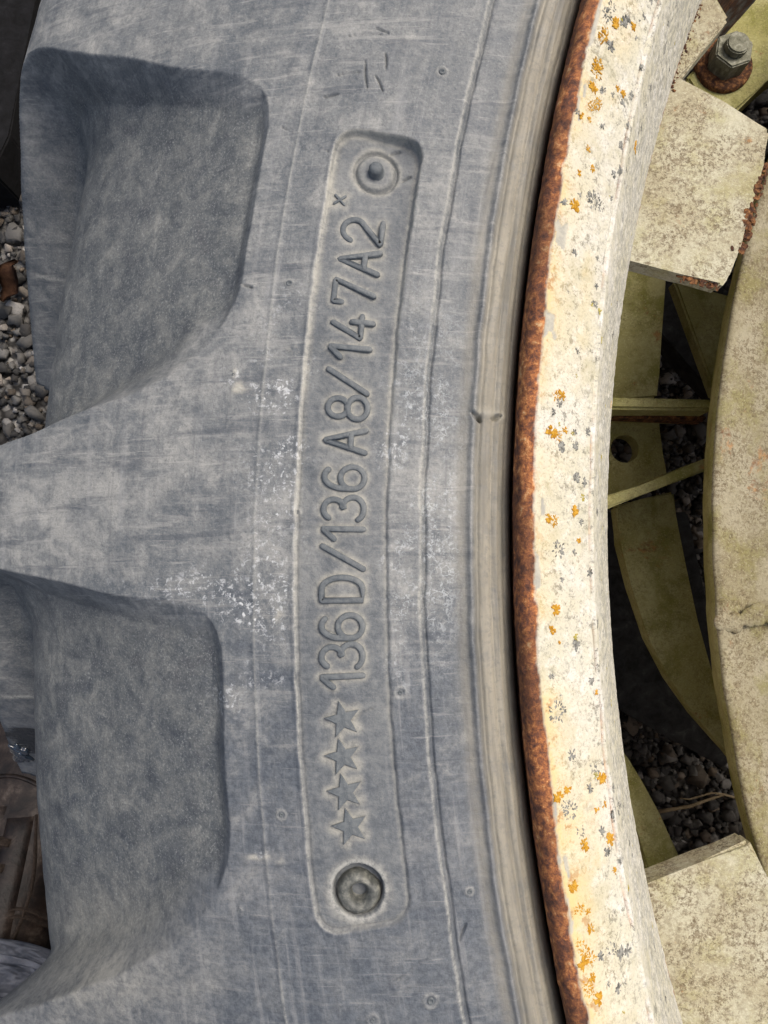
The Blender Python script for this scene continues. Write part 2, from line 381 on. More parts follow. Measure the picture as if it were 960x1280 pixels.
# round rib at the rim and fine bead rings
g2 = .5362 + wr(5, .0003)
hgt += .0011 * np.exp(-((RR - g2) / .0008)**2) - .0007 * np.exp(-((RR - g2 + .0015) / .0006)**2)
for rr_, hh in ((.5312, -.0005), (.5298, .0004), (.5279, -.0004)): hgt += hh * np.exp(-((RR - rr_ - wr(int(rr_ * 1e4) % 97, .0002)) / .0004)**2)
bead = sst(.5372, .5340, RR) * sst(.5215, .5245, RR) * (rows < sK[8])[:, None]
mask[..., 2] = np.clip(bead + .55 * np.exp(-((RR - .5382) / .0016)**2) * (rows < sK[8])[:, None], 0, 1) * (1 - .6 * np.exp(-((RR - g2) / .0007)**2))

# recessed name plate
PSI0, PSI1, PR0, PR1 = -.1428, .1816, .5556, .5767
cy, cx = (PSI0 + PSI1) / 2, (PR0 + PR1) / 2
def plate_sdf(R, psi):
    qx = np.abs(R - cx) - (PR1 - PR0) / 2 + .0052; qy = np.abs(psi - cy) * .566 - (PSI1 - PSI0) / 2 * .566 + .0052
    return np.hypot(np.maximum(qx, 0), np.maximum(qy, 0)) + np.minimum(np.maximum(qx, qy), 0) - .0052
sd = plate_sdf(RR, PP) + (fbm(AA * 260, RR * 260, 2, 44) - .5) * .0005; sd[~np.broadcast_to(rows < sK[10], (sd.shape[1], len(rows))).T] = 1
deep = .00035 + .0013 * sst(.02, .17, PP) * sst(.572, .560, RR) + .0012 * sst(.12, .18, PP)
hgt += -deep * sst(.0002, -.0005, sd)
hgt += .00022 * np.exp(-((sd - .0006) / .0005)**2) - .0004 * np.exp(-((sd + .0003) / .0003)**2) * (sst(.12, .02, PP) * .9 + .1)
mask2[..., 0] += .62 * np.exp(-((sd - .0002) / .00022)**2) * (.35 + .65 * fbm(AA * 60, RR * 200, 3, 12)) * sst(.568, .573, RR)
mask[..., 0] += .45 * sst(-.0020, -.0004, sd) * sst(.0006, 0, sd) * sst(-.02, .10, PP)
mask[..., 0] += .22 * sst(-.0018, -.0004, sd) * sst(.0006, 0, sd)
mask2[..., 3] = sst(.0, -.0008, sd)

# lettering strokes (unit box, u along reading direction, v outwards)
def arcp(cx_, cy_, rx, ry, a0, a1, n=14): return [(cx_ + rx * math.cos(math.radians(a0 + (a1 - a0) * i / n)), cy_ + ry * math.sin(math.radians(a0 + (a1 - a0) * i / n))) for i in range(n + 1)]
GL = {
 '1': [[(.62, 0), (.62, 1), (.18, .72)]],
 '2': [arcp(.5, .70, .5, .30, 165, -30, 16) + [(.0, .0), (1, 0)]],
 '3': [arcp(.46, .745, .44, .255, 150, -80, 14) + arcp(.47, .27, .53, .27, 80, -150, 16)[0:]],
 '4': [[(.62, 1), (.0, .28), (1, .28)], [(.72, .52), (.72, 0)]],
 '6': [arcp(.5, .30, .5, .30, 0, 360, 24), [(.02, .30)] + arcp(.55, .52, .53, .48, 175, 55, 14)],
 '7': [[(.0, .80), (.0, 1), (1, 1), (.42, 0)]],
 '8': [arcp(.5, .745, .42, .255, 0, 360, 22), arcp(.5, .255, .5, .255, 0, 360, 24)],
 'A': [[(0, 0), (.5, 1), (1, 0)], [(.2, .36), (.8, .36)]],
 'D': [[(0, 0), (0, 1), (.5, 1)] + arcp(.5, .5, .5, .5, 90, -90, 16) + [(.5, 0), (0, 0)]],
 '/': [[(0, 0), (1, 1)]],
 'x': [[(0, 0), (1, 1)], [(0, 1), (1, 0)]],
}
LH, LW = .0093, .0052
TEXT = [('1', 848, 428), ('3', 819, 428), ('6', 783, 428), ('D', 736, 428), ('/', 697, 429), ('1', 665, 429), ('3', 636, 430), ('6', 598, 431),
        ('A', 552, 432), ('8', 511, 435), ('/', 478, 435), ('1', 440, 437), ('4', 410, 441), ('7', 367, 443), ('A', 328, 449), ('2', 290, 453)]
KIND = {'/': 'embossed_slash', 'A': 'embossed_letter', 'D': 'embossed_letter', 'x': 'embossed_letter'}
place = []
for ch, y, x in TEXT: rr, pp = polar(x, y, .1705); place.append((ch, rr, pp, LW, LH))
rr, pp = polar(425, 250, .1705); place.append(('x', rr, pp, .0021, .0024))
STARS = [polar(x, y, .1705) for x, y in ((429, 898), (429, 944), (432, 988), (438, 1031))]
segs = []
for ch, rr, pp, w, h in place:
    for st in GL[ch]:
        q = [((u - .5) * w + pp * .5665, rr + (v - .5) * h) for u, v in st]
        segs += list(zip(q[:-1], q[1:]))
def star_pts(R0, R1=None):
    R1 = R1 or R0 * .42
    return [((R0 if i % 2 == 0 else R1) * math.sin(i * math.pi / 5), (R0 if i % 2 == 0 else R1) * math.cos(i * math.pi / 5)) for i in range(10)]
for rr, pp in STARS:
    q = [(u + pp * .5665, rr + v) for u, v in star_pts(.0036)]
    segs += list(zip(q, q[1:] + q[:1]))
pi_, pj_ = np.where(sd < 0); keepc = pj_ < ND; pi_, pj_ = pi_[keepc], pj_[keepc]
qa = PP[pi_, pj_] * .5665; qb = RR[pi_, pj_]; best = np.full(len(qa), 1.0)
for (a0, b0), (a1, b1) in segs:
    da, db = a1 - a0, b1 - b0; tt = np.clip(((qa - a0) * da + (qb - b0) * db) / (da * da + db * db + 1e-12), 0, 1)
    best = np.minimum(best, np.hypot(qa - a0 - tt * da, qb - b0 - tt * db))
mask[pi_, pj_, 0] += .62 * np.exp(-(np.maximum(best - .0007, 0) / .0009)**2)

# round seats of the two plugs
plug_t, plug_b = polar(470, 214, .1705), polar(448, 1112, .1700)
def disk(c): return np.hypot((PP - c[1]) * .5665, RR - c[0])
dt, db_ = disk(plug_t), disk(plug_b); ok = (rows < sK[10])[:, None]
hgt += (-.0011 * np.exp(-((dt - .0050) / .00042)**2) + .0004 * sst(.0046, .0034, dt)) * ok
mask[..., 0] += (.55 * np.exp(-((dt - .0058) / .0007)**2) + .35 * np.exp(-((dt - .0040) / .0008)**2)) * ok
hgt += (-.0030 * sst(.0058, .0052, db_)) * ok
mask2[..., 0] += .55 * np.exp(-((db_ - .0062) / .0006)**2) * ok
mask[..., 0] += .35 * np.exp(-((db_ - .0068) / .0010)**2) * ok

# small vent rings, gouges and the moulding seam across the rim rib
NUBS = [(362, 355), (552, 93), (500, 865), (352, 1018), (538, 1248), (466, 1272), (290, 466), (297, 1142), (372, 640), (588, 1118)]
nub_p = [polar(x, y, .1705) for x, y in NUBS]
for i, c in enumerate(nub_p):
    e = disk(c) * random.uniform(.9, 1.5); s_ = 1.0 if i < 6 else .7; kk = random.uniform(.3, 1.0)
    hgt += (.00030 * np.exp(-((e - .0013 * s_) / .0003)**2)) * ok
    mask2[..., 0] += .55 * kk * np.exp(-((e - .0014 * s_) / .00035)**2) * (.3 + .9 * fbm(AA * 700 + i, RR * 700, 2, 5 + i)) * ok
def gouge(x0, y0, x1, y1, depth=.0008, w=.00035, d=.170):
    (r0, p0), (r1, p1) = polar(x0, y0, d), polar(x1, y1, d)
    a0, a1 = p0 * .57, p1 * .57; da, dr = a1 - a0, r1 - r0; L = math.hypot(da, dr)
    q0, q1 = PP[:NR + 30] * .57 - a0, RR[:NR + 30] - r0
    tt = np.clip((q0 * da + q1 * dr) / L**2, 0, 1)
    bend = .12 * L * np.sin(tt * math.pi) * (1 if (x0 * 7 + y0) % 2 else -1)
    e = np.hypot(q0 - tt * da, q1 - tt * dr - bend * .3)
    k = np.exp(-(e / (w * (.35 + .65 * np.sin(math.pi * np.clip(tt, .03, .97)))))**2)
    hgt[:NR + 30] -= depth * k
for a in ((497, 1224, 535, 1197), (405, 121, 425, 118), (421, 94, 451, 92), (457, 78, 459, 112), (470, 98, 478, 116), (468, 36, 486, 44),
          (436, 45, 478, 45), (352, 155, 412, 190), (575, 1180, 584, 1160), (487, 188, 502, 183), (503, 222, 515, 215), (437, 900, 468, 884),
          (300, 352, 314, 357), (482, 70, 482, 90)):
    gouge(*a, depth=.0012 if abs(a[0] - a[2]) < 30 else .0008, w=.00024)
gouge(592, 514, 602, 523, .0022, .0007); gouge(618, 520, 630, 514, .0020, .0006)
sm0, sm1 = polar(586, 514, .172), polar(632, 516, .176)
seam = np.exp(-((PP - sm0[1]) * .53 / .0012)**2) * sst(.527, .529, RR) * sst(.538, .536, RR)
hgt += .0007 * seam; mask[..., 0] += .35 * seam

# chalky bloom, veins, dust
def patch(px, py, rx, ry, d=.171):
    c = polar(px, py, d); return np.exp(-(((PP - c[1]) * .57 / (ry * .000185))**2 + ((RR - c[0]) / (rx * .000185))**2))
nb = fbm(AA * 160, RR * 160, 4, 71)
ch = .9 * patch(345, 560, 38, 150) + .8 * patch(362, 500, 22, 110) + .9 * patch(345, 755, 34, 45) + .9 * patch(300, 478, 26, 22) + .55 * patch(200, 735, 110, 14) \
   + .5 * patch(268, 740, 60, 34) + .6 * patch(290, 880, 30, 55) + .5 * patch(345, 850, 45, 9) + .5 * patch(510, 570, 26, 190) + .4 * patch(500, 780, 18, 70) + .35 * patch(330, 1070, 20, 10) \
   + .35 * patch(480, 600, 14, 160) + .5 * patch(290, 760, 40, 60)
mask[..., 1] = np.clip(ch * sst(.36, .62, nb) * 1.25, 0, 1) * (rows < sK[13])[:, None]
mk = 1.3 * patch(297, 484, 9, 7) + 1.2 * patch(288, 464, 6, 5) + 1.3 * patch(322, 1071, 11, 3) + .9 * patch(350, 1072, 5, 5) + .8 * patch(345, 768, 10, 8) + .7 * patch(368, 437, 7, 5)
mask[..., 0] += np.clip(mk, 0, 1) * sst(.35, .55, fbm(AA * 500, RR * 500, 3, 77)) * ok
vn = patch(548, 560, 26, 150) + patch(545, 700, 22, 110) + .8 * patch(508, 560, 18, 130) + .6 * patch(500, 760, 16, 90)
mask2[..., 2] = np.clip(vn * 1.2 * sst(.30, .5, nb), 0, 1)
mask2[..., 1] = sst(.75, .25, m_) * (rows < sK[20])[:, None]
# earth smeared at the lower lug edge and on the crest of the upper lug
nb2 = fbm(AA * 70 + RR * 40, RR * 160, 4, 81)
lo = polar(110, 1215, .185); sm2 = np.exp(-(((PP - lo[1]) * .63 / .012)**2 + ((RR - lo[0]) / .028)**2))
tp = polar(150, 30, .183); tpm = np.exp(-(((PP - tp[1]) * .63 / .03)**2 + ((RR - tp[0]) / .045)**2))
film = .10 + .58 * sst(-.12, .06, PP) + .25 * tpm + .35 * np.exp(-((PP - .02) * .63 / .035)**2) * sst(.592, .60, RR) - .25 * np.exp(-((PP - .2) * .6 / .02)**2) * sst(.60, .59, RR) * .5
mask[..., 0] += .55 * sm2
# wet patch on the lug flank inside the lower pocket
NEARLUG = (rows > sK[14])[:, None] & (rows < sK[19])[:, None]

d_ = d_ - hgt * (rows < sK[16])[:, None]
# skin unevenness on the flanks, along the radius
r_ = r_ + (fbm(AA * 120, np.broadcast_to(rows[:, None], AA.shape) * 120, 3, 91) - .5) * .0005 * (rows > sK[14])[:, None]
X = -r_ * np.cos(PP); Y = r_ * np.sin(PP); Z = ZC - d_
# moulding line round the lugs, seen on the flank
mask2[..., 0] += .7 * np.exp(-((d_ - .2575) / .0006)**2) * top * sst(.02, .15, m_) * sst(1.0, .9, m_)
def seen_at(px, py):
    """nearest skin point on the line of sight through (px, py)"""
    cc, ss = math.cos(TILT), math.sin(TILT); y0 = Y - YC; dz = ZC - Z; fw = y0 * ss + dz * cc
    qx = 480 + F * (X + XC) / fw; qy = 640 - F * (y0 * cc - dz * ss) / fw
    dd_ = np.where((np.hypot(qx - px, qy - py) < 4) & (fw > 0), fw, 9); k = np.unravel_index(np.argmin(dd_), dd_.shape)
    return Vector((X[k], Y[k], Z[k])), k
wp, wk = seen_at(34, 930)
wd = np.sqrt((X - wp.x)**2 + (Y - wp.y)**2 + (Z - wp.z)**2)
mask[..., 3] = sst(.55, .45, (wd / .016) + (fbm(X * 90 + Z * 60, Y * 90 + Z * 70, 2, 55) - .5) * .8)
me = grid_mesh('carcass', np.stack([X, Y, Z], -1))
set_attr(me, 'mask', np.clip(mask, 0, 1)); set_attr(me, 'mask2', np.clip(mask2, 0, 1))
set_attr(me, 'pol', np.stack([RR, AA, film, np.ones_like(AA)], -1))
carcass = link('carcass', me, M['rubber'], tyre)
gw = G('wet_film'); gw.done((.02, .03, .045), .04, None, 0, .8); gw.b.inputs['Coat Weight'].default_value = 1.0
wp2, wk2 = seen_at(29, 944); wn = Vector(me.vertices[int(wk2[0] * len(PSI) + wk2[1])].normal); wn = wn if wn.z > 0 else -wn
bm = bmesh.new(); bmesh.ops.create_icosphere(bm, subdivisions=4, radius=1)
for v in bm.verts:
    q = v.co.copy(); k = 1 + .28 * math.sin(q.x * 4 + 1) * math.cos(q.y * 5) + .15 * math.sin(q.y * 9 + q.x * 7)
    v.co = Vector((q.x * .0036 * k, q.y * .0052 * k, q.z * .0013 * (1 + .25 * math.sin(q.x * 9) * math.sin(q.y * 8))))
drop = bmobj('water_drop', bm, gw.m, None, True); drop.location = wp2 + wn * .0003; drop.rotation_euler = wn.to_track_quat('Z', 'Y').to_euler()
tag(drop, 'shiny wet blob clinging to the tyre lug above the brown boot', 'water drop')

def surf_d(r, psi):
    """depth of the finished skin at (r, psi) in the dense sidewall zone"""
    j = int(np.clip(np.searchsorted(PSIw[:ND], psi), 0, ND - 1)); i = int(np.clip(np.searchsorted(RR[:NR + 60, 0], r), 0, NR + 59))
    return float(d_[i, j])

# raised characters: half-round strokes with closed round ends
def glyph_mesh(ch, w, h, wid, hei):
    bm = bmesh.new()
    for si, st in enumerate(GL[ch]):
        HS = 1 + .13 * si
        pts = [Vector(((u - .5) * w, (v - .5) * h, 0)) for u, v in st]
        # resample with rounded ends
        n = len(pts); closed = (pts[0] - pts[-1]).length < 1e-6
        rings = []
        def ring(p, t, k):
            nrm = Vector((-t.y, t.x, 0)); vs_ = []
            for a in range(7):
                q = math.pi * a / 6; c_ = math.cos(q); s_ = math.sin(q)
                vs_.append(bm.verts.new(p + nrm * (wid * k * (abs(c_)**.75 * (1 if c_ > 0 else -1))) + Vector((0, 0, (-.0009 if a in (0, 6) else hei * HS * min(1, s_ * 1.35) * (k**.5))))))
            return vs_
        def tang(i):
            a = pts[max(i - 1, 0)] if not closed or i > 0 else pts[-2]; b = pts[min(i + 1, n - 1)] if not closed or i < n - 1 else pts[1]
            return (b - a).normalized()
        for i in range(n):
            t = tang(i); k = 1.0
            if 0 < i < n - 1:
                t0 = (pts[i] - pts[i - 1]).normalized(); t1 = (pts[i + 1] - pts[i]).normalized()
                if t0.dot(t1) < .7:                      # sharp corner: two rings
                    rings.append(ring(pts[i] - t0 * .0001, t0, 1)); rings.append(ring(pts[i], t, .98)); rings.append(ring(pts[i] + t1 * .0001, t1, 1)); continue
            if not closed and i == 0:
                rings.append(ring(pts[0] - t * wid, t, .12)); rings.append(ring(pts[0] - t * wid * .7, t, .7))
            rings.append(ring(pts[i], t, 1.0))
            if not closed and i == n - 1:
                rings.append(ring(pts[i] + t * wid * .7, t, .7)); rings.append(ring(pts[i] + t * wid, t, .12))
        for A, B in zip(rings[:-1], rings[1:]):
            for a in range(6): bm.faces.new((A[a], A[a + 1], B[a + 1], B[a]))
    me = bpy.data.meshes.new('character'); bmesh.ops.recalc_face_normals(bm, faces=bm.faces); bm.to_mesh(me); bm.free()
    me.polygons.foreach_set('use_smooth', [True] * len(me.polygons)); me.materials.append(M['letter']); return me
cache = {}
for ch, rr, pp, w, h in place:
    if ch not in cache: cache[ch] = glyph_mesh(ch, w, h,   .00074 if ch != 'x' else .00034, .00055 if ch != 'x' else .0003)
    o = bpy.data.objects.new(KIND.get(ch, 'embossed_digit'), cache[ch]); col.objects.link(o); o.parent = tyre
    o.location = wpt(rr, pp, surf_d(rr, pp) - .0001); o.rotation_euler = (0, 0, math.pi / 2 - pp)
bm = bmesh.new(); R0 = .0043
o_ = [bm.verts.new((x, y, -.0009)) for x, y in star_pts(R0)]; i_ = [bm.verts.new((x, y, .00035)) for x, y in star_pts(R0 * .97)]
t_ = [bm.verts.new((x, y, .00045)) for x, y in star_pts(R0 * .86)]
for A, B in ((o_, i_), (i_, t_)):
    for k in range(10): bm.faces.new((A[k], A[(k + 1) % 10], B[(k + 1) % 10], B[k]))
cv = bm.verts.new((0, 0, .00042))
for k in range(10): bm.faces.new((t_[k], t_[(k + 1) % 10], cv))
me = bpy.data.meshes.new('star'); bmesh.ops.recalc_face_normals(bm, faces=bm.faces); bm.to_mesh(me); bm.free(); me.materials.append(M['letter'])
for rr, pp in STARS:
    o = bpy.data.objects.new('embossed_star', me); col.objects.link(o); o.parent = tyre
    o.location = wpt(rr, pp, surf_d(rr, pp)); o.rotation_euler = (0, 0, math.pi / 2 - pp + math.radians(-8))

def lathe(prof, n=40, mat=None, name='lathe', parent=None, loc=(0, 0, 0), jitter=0.0, smooth=True):
    bm = bmesh.new(); R = []
    for r, z in prof: R.append([bm.verts.new((r * math.cos(6.28319 * k / n) * (1 + random.uniform(-jitter, jitter)), r * math.sin(6.28319 * k / n) * (1 + random.uniform(-jitter, jitter)), z)) for k in range(n)])
    for A, B in zip(R[:-1], R[1:]):
        for k in range(n): bm.faces.new((A[k], A[(k + 1) % n], B[(k + 1) % n], B[k]))
    if prof[-1][0] > 1e-7: bm.faces.new(R[-1])
    bmesh.ops.remove_doubles(bm, verts=bm.verts, dist=1e-6)
    o = bmobj(name, bm, mat, parent, smooth); o.location = loc; return o
dpl = surf_d(plug_t[0], plug_t[1])
stud = lathe([(.0024, -.0006), (.0019, .0002), (.0017, .0008), (.0017, .0018), (.0014, .0023), (.0008, .0026), (.0002, .00265)], 20, M['letter'], 'plug_stud', tyre, wpt(*plug_t, dpl), .03)
dpb = surf_d(plug_b[0], plug_b[1])
gp = G('dusty_olive_rubber'); P_ = gp.obj(); n_ = gp.noise(P_, 500, 5, .7)
M['plug'] = gp.done(gp.ramp(n_, [(.34, (.050, .054, .050)), (.5, (.100, .104, .092)), (.68, (.22, .22, .185))]), .5, gp.bump(n_, .5, .0006))
ring = lathe([(.0049, -.0006), (.0049, .0008), (.0045, .0018), (.0037, .0026), (.0029, .0027), (.0022, .0022), (.0018, .0012), (.0016, -.0003), (.0008, -.0006), (.0002, -.0006)], 36, M['plug'], 'plug_ring', tyre,
             tuple(Vector(wpt(*plug_b, dpb)) + Vector((.0001, -.0008, .0002))), .02)
# torn slit side of the plug
for v in ring.data.vertices:
    a = math.atan2(v.co.y, v.co.x)
    if abs(a - .95) < .55 and v.co.xy.length > .003: v.co.z -= .0016 * (1 - abs(a - .95) / .55); v.co.x *= .93; v.co.y *= .95
nub_me = None
for i, (rr, pp) in enumerate(nub_p):
    loc = wpt(rr, pp, surf_d(rr, pp))
    if nub_me is None:
        o = lathe([(.0009, -.0004), (.0008, .0002), (.0006, .0004), (.00045, .0003), (.0003, .0001), (.0001, .0001)], 16, M['letter'], 'vent_nub', tyre, loc, .05); nub_me = o.data
    else:
        o = bpy.data.objects.new('vent_nub', nub_me); col.objects.link(o); o.parent = tyre; o.location = loc
        q = random.uniform(.55, 1.05) * (1 if i < 6 else .75); o.scale = (q, q * random.uniform(.85, 1.15), q)

# ------------------------------------------------------------------ the steel wheel
wheel = tag(empty('steel_wheel'), 'white painted steel wheel with rusty rim lip and lichen spots inside the tyre', 'wheel')
RK = [(.5225,.2300),(.5232,.2000),(.5240,.1880),(.5250,.1795),(.5258,.1745),(.5254,.1712),(.5242,.1697),(.5228,.1693),(.5215,.1697),(.5208,.1703),
      (.5180,.1719),(.5130,.1752),(.5070,.1800),(.5060,.1808),(.5050,.1818),(.5000,.1925),(.4940,.2090),(.4905,.2190),(.4893,.2227),(.4885,.2262),(.4895,.2300),
      (.4920,.2500),(.4930,.3000),(.4930,.4200),(.4900,.4930),(.5060,.5390),(.5215,.5490),(.5255,.5470),(.5255,.5400)]
RK = np.array(RK); seg = np.hypot(*np.diff(RK, axis=0).T); ra = np.concatenate([[0], np.cumsum(seg)])
rs = [0.0]
while rs[-1] < ra[-1]: rs.append(rs[-1] + (.0004 if ra[2] < rs[-1] < ra[20] else .004))
rs = np.minimum(np.array(rs), ra[-1])
rp_r, rp_d = np.interp(rs, ra, RK[:, 0]), np.interp(rs, ra, RK[:, 1])
def soft(a, n=3):
    for _ in range(n): a = np.concatenate([a[:1], (a[:-2] + 2 * a[1:-1] + a[2:]) / 4, a[-1:]])
    return a
rp_r, rp_d = soft(rp_r, 4), soft(rp_d, 4)
dn = np.arange(-.33, .36, .00085); cs = np.arange(.36, 2 * math.pi - .33, .012); RPS = np.concatenate([dn, cs]); RPW = (RPS + math.pi) % (2 * math.pi) - math.pi
tr, td = np.gradient(rp_r), np.gradient(rp_d); ln = np.hypot(tr, td) + 1e-12; nr_, nd_ = -td / ln, tr / ln      # section normal
R2 = np.broadcast_to(rp_r[:, None], (len(rs), len(RPS))); S2 = np.broadcast_to(rs[:, None], R2.shape); A2 = R2 * RPW[None, :]; W2 = np.broadcast_to(RPW[None, :], R2.shape)
nz = fbm(A2 * 170, S2 * 170, 4, 101); nz2 = fbm(A2 * 600, S2 * 600, 3, 111); nz3 = fbm(A2 * 45, S2 * 30, 3, 121)
sb = ra[9]                                        # where the lip turns into the painted face
edge = sb - .0012 + (nz - .5) * .0014 + (nz3 - .5) * .0008 + (nz2 - .5) * .0008
rustm = sst(.0003, -.0003, S2 - edge)
stain = np.exp(-np.maximum(S2 - edge, 0) / .0060) * (1 - rustm) * sst(.15, .60, nz3) * (S2 < ra[13])
stain += .35 * sst(.52, .72, fbm(A2 * 60, S2 * 60, 4, 131)) * (S2 > edge) * sst(ra[13], ra[11], S2)
chip = sst(.0003, -.0002, S2 - edge - .0042 * sst(.60, .66, fbm(A2 * 90, S2 * 160, 3, 141))) * (1 - rustm)
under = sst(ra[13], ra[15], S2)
inner_rust = sst(.0012, .0004, np.abs(S2 - ra[18] - .0006)) * sst(.50, .60, fbm(A2 * 110, S2 * 150, 3, 151)) * sst(.12, .2, np.abs(W2 - .02))
far = sst(ra[19], ra[20], S2) * .8 * sst(.45, .6, nz)
hh = (nz - .5) * .0004 * rustm + (nz2 - .5) * .0004 * (.25 + .75 * rustm) + (nz3 - .5) * .0003 + .00028 * (1 - rustm) * sst(edge - .0001, edge + .0003, S2) - chip * .00022
hh += -.0007 * np.exp(-((S2 - ra[13] - (nz3 - .5) * .002) / .00030)**2) + .0003 * np.exp(-((S2 - ra[13] - .0009) / .0006)**2)
hh += (nz2 - .45) * .0003 * under
r2 = R2 - hh * (-nr_[:, None]) * -1; d2 = rp_d[:, None] + hh * nd_[:, None] * 1
# outward side is towards smaller depth on the face: make sure relief rises to the viewer
sgn = np.where(nd_ < 0, 1, -1)[:, None]
r2 = R2 + sgn * hh * nr_[:, None]; d2 = rp_d[:, None] + sgn * hh * nd_[:, None]
me = grid_mesh('rim', np.stack([-r2 * np.cos(W2), r2 * np.sin(W2), ZC - d2], -1))
set_attr(me, 'mask', np.clip(np.stack([np.clip(rustm + inner_rust + far + .7 * np.exp(-((S2 - ra[13] - (nz3 - .5) * .002) / .00026)**2) * sst(.35, .6, nz), 0, 1), stain, chip, under], -1), 0, 1))
rim = link('rim', me, M['rim'], wheel)
def rim_at(px, py):
    """point and normal of the painted rim face seen at (px, py)"""
    best = None
    for k in range(0, len(rs), 2):
        if not (ra[8] < rs[k] < ra[19]): continue
        r, p = polar(px, py, float(rp_d[k])); e = abs(r - rp_r[k])
        if best is None or e < best[0]: best = (e, k, p)
    _, k, p = best; n2, nd = (nr_[k], nd_[k]) if nd_[k] < 0 else (-nr_[k], -nd_[k])
    return Vector(wpt(float(rp_r[k]), p, float(rp_d[k]))), Vector((-n2 * math.cos(p), n2 * math.sin(p), -nd)).normalized()

# lichen: crusty rosettes growing on the paint
def lichen_mat(name, a, b):
    g = G(name); n = g.noise(g.obj(), 900, 4, .7); return g.done(g.mix(g.rng(n, .35, .65), a, b), .9, g.bump(n, .6, .0004), spec=.2)
M['lichen_o'] = lichen_mat('orange_lichen', (.40, .19, .012), (.58, .34, .05))
M['lichen_y'] = lichen_mat('olive_lichen', (.30, .25, .05), (.46, .40, .12))
M['lichen_g'] = lichen_mat('grey_lichen', (.10, .10, .088), (.32, .32, .285))
def crust(px, py, rad_px, mat, grey=False, parent=None, label=None, at=None):
    c, n = at or rim_at(px, py); q = n.to_track_quat('Z', 'Y').to_matrix()
    rad = rad_px * .26e-3; bm = bmesh.new()
    k = int(8 + (rad_px / 1.0)**1.7 * (.9 if grey else 1.2)); k = min(k, 100)
    for i in range(k):
        a = random.uniform(0, 6.283); rr = rad * math.sqrt(random.random()) * random.uniform(.7, 1.1)
        if grey and rad_px > 5: rr = rad * (.35 + .65 * random.random()) if random.random() < .8 else rr
        sz = rad * random.uniform(.08, .17) if rad_px > 5 else rad * random.uniform(.22, .42)
        m = Matrix.Translation((rr * math.cos(a), rr * math.sin(a), sz * .12 + .00025)) @ Matrix.Rotation(a, 4, 'Z') @ Matrix.Diagonal((sz * random.uniform(1, 1.7), sz * random.uniform(.5, .9), sz * (.35 if grey else .55), 1))
        bmesh.ops.create_icosphere(bm, subdivisions=1, radius=1, matrix=m)
    bmesh.ops.transform(bm, matrix=Matrix.Translation(c) @ q.to_4x4(), verts=bm.verts)
    o = bmobj('lichen', bm, mat, rim if parent is None else parent); return o
OR = [(757,45,7),(768,30,5),(752,48,6),(790,33,4),(748,82,7),(745,90,8),(740,110,5),(745,130,7),(738,134,6),(735,150,3),(728,146,3),(772,112,3),(777,117,4),(792,184,5),(741,211,3),
      (735,187,3),(724,217,3),(716,256,5),(720,260,4),(694,494,6),(700,494,4),(690,540,5),(697,545,6),(706,538,3),(684,540,3),(717,638,5),(690,651,6),(685,648,4),(722,676,3),(695,762,5),(688,787,3),(693,789,3),(700,802,2),
      (743,865,3),(700,988,6),(697,996,5),(707,986,4),(749,972,5),(754,972,4),(762,1052,6),(760,1048,5),(731,1056,5),(768,1089,3),(714,1108,5),(722,1137,6),(733,1140,3),(736,1161,4),(725,1180,6),(730,1190,7),(736,1198,6),(728,1204,5),
      (735,1232,7),(738,1244,6),(748,1248,5),(745,1012,3),(755,1005,3),(762,505,4),(737,1222,4)]
GR = [(765,10,6),(778,28,5),(760,20,7),(762,58,5),(783,25,4),(752,113,4),(777,130,4),(788,120,4),(752,158,3),(720,140,3),(742,250,10),(748,256,7),(736,246,6),(706,253,4),(775,215,5),(766,218,4),(774,182,4),(830,60,5),(812,110,4),(800,160,4),
      (697,505,4),(700,558,5),(718,557,4),(719,597,5),(730,602,4),(698,686,8),(718,690,3),(745,640,4),(735,715,4),(700,725,3),(745,780,4),(720,805,5),(738,850,4),(695,890,10),(698,885,6),(712,943,5),(716,952,3),(742,960,7),(744,968,6),(737,985,4),
      (711,1013,8),(706,1006,6),(726,1040,6),(752,1040,4),(772,1010,7),(766,1018,5),(750,1195,4),(762,1188,7),(774,1190,5),(781,1188,5),(770,1235,4),(775,1075,4),(733,540,4),(690,515,3),(757,1064,4),(765,985,4),(690,845,3)]
for a in OR: crust(*a, M['lichen_o'])
for a in GR: crust(*a, M['lichen_g'], True)
for i in range(180):
    p = random.uniform(-.30, .33); k = random.choice([j for j in range(len(rs)) if ra[10] < rs[j] < ra[18]])
    n2, nd = (nr_[k], nd_[k]) if nd_[k] < 0 else (-nr_[k], -nd_[k])
    at = (Vector(wpt(float(rp_r[k]), p, float(rp_d[k]))), Vector((-n2 * math.cos(p), n2 * math.sin(p), -nd)).normalized())
    crust(0, 0, random.uniform(1.3, 3.4), random.choice([M['lichen_y'], M['lichen_g'], M['lichen_g']]), True, at=at)

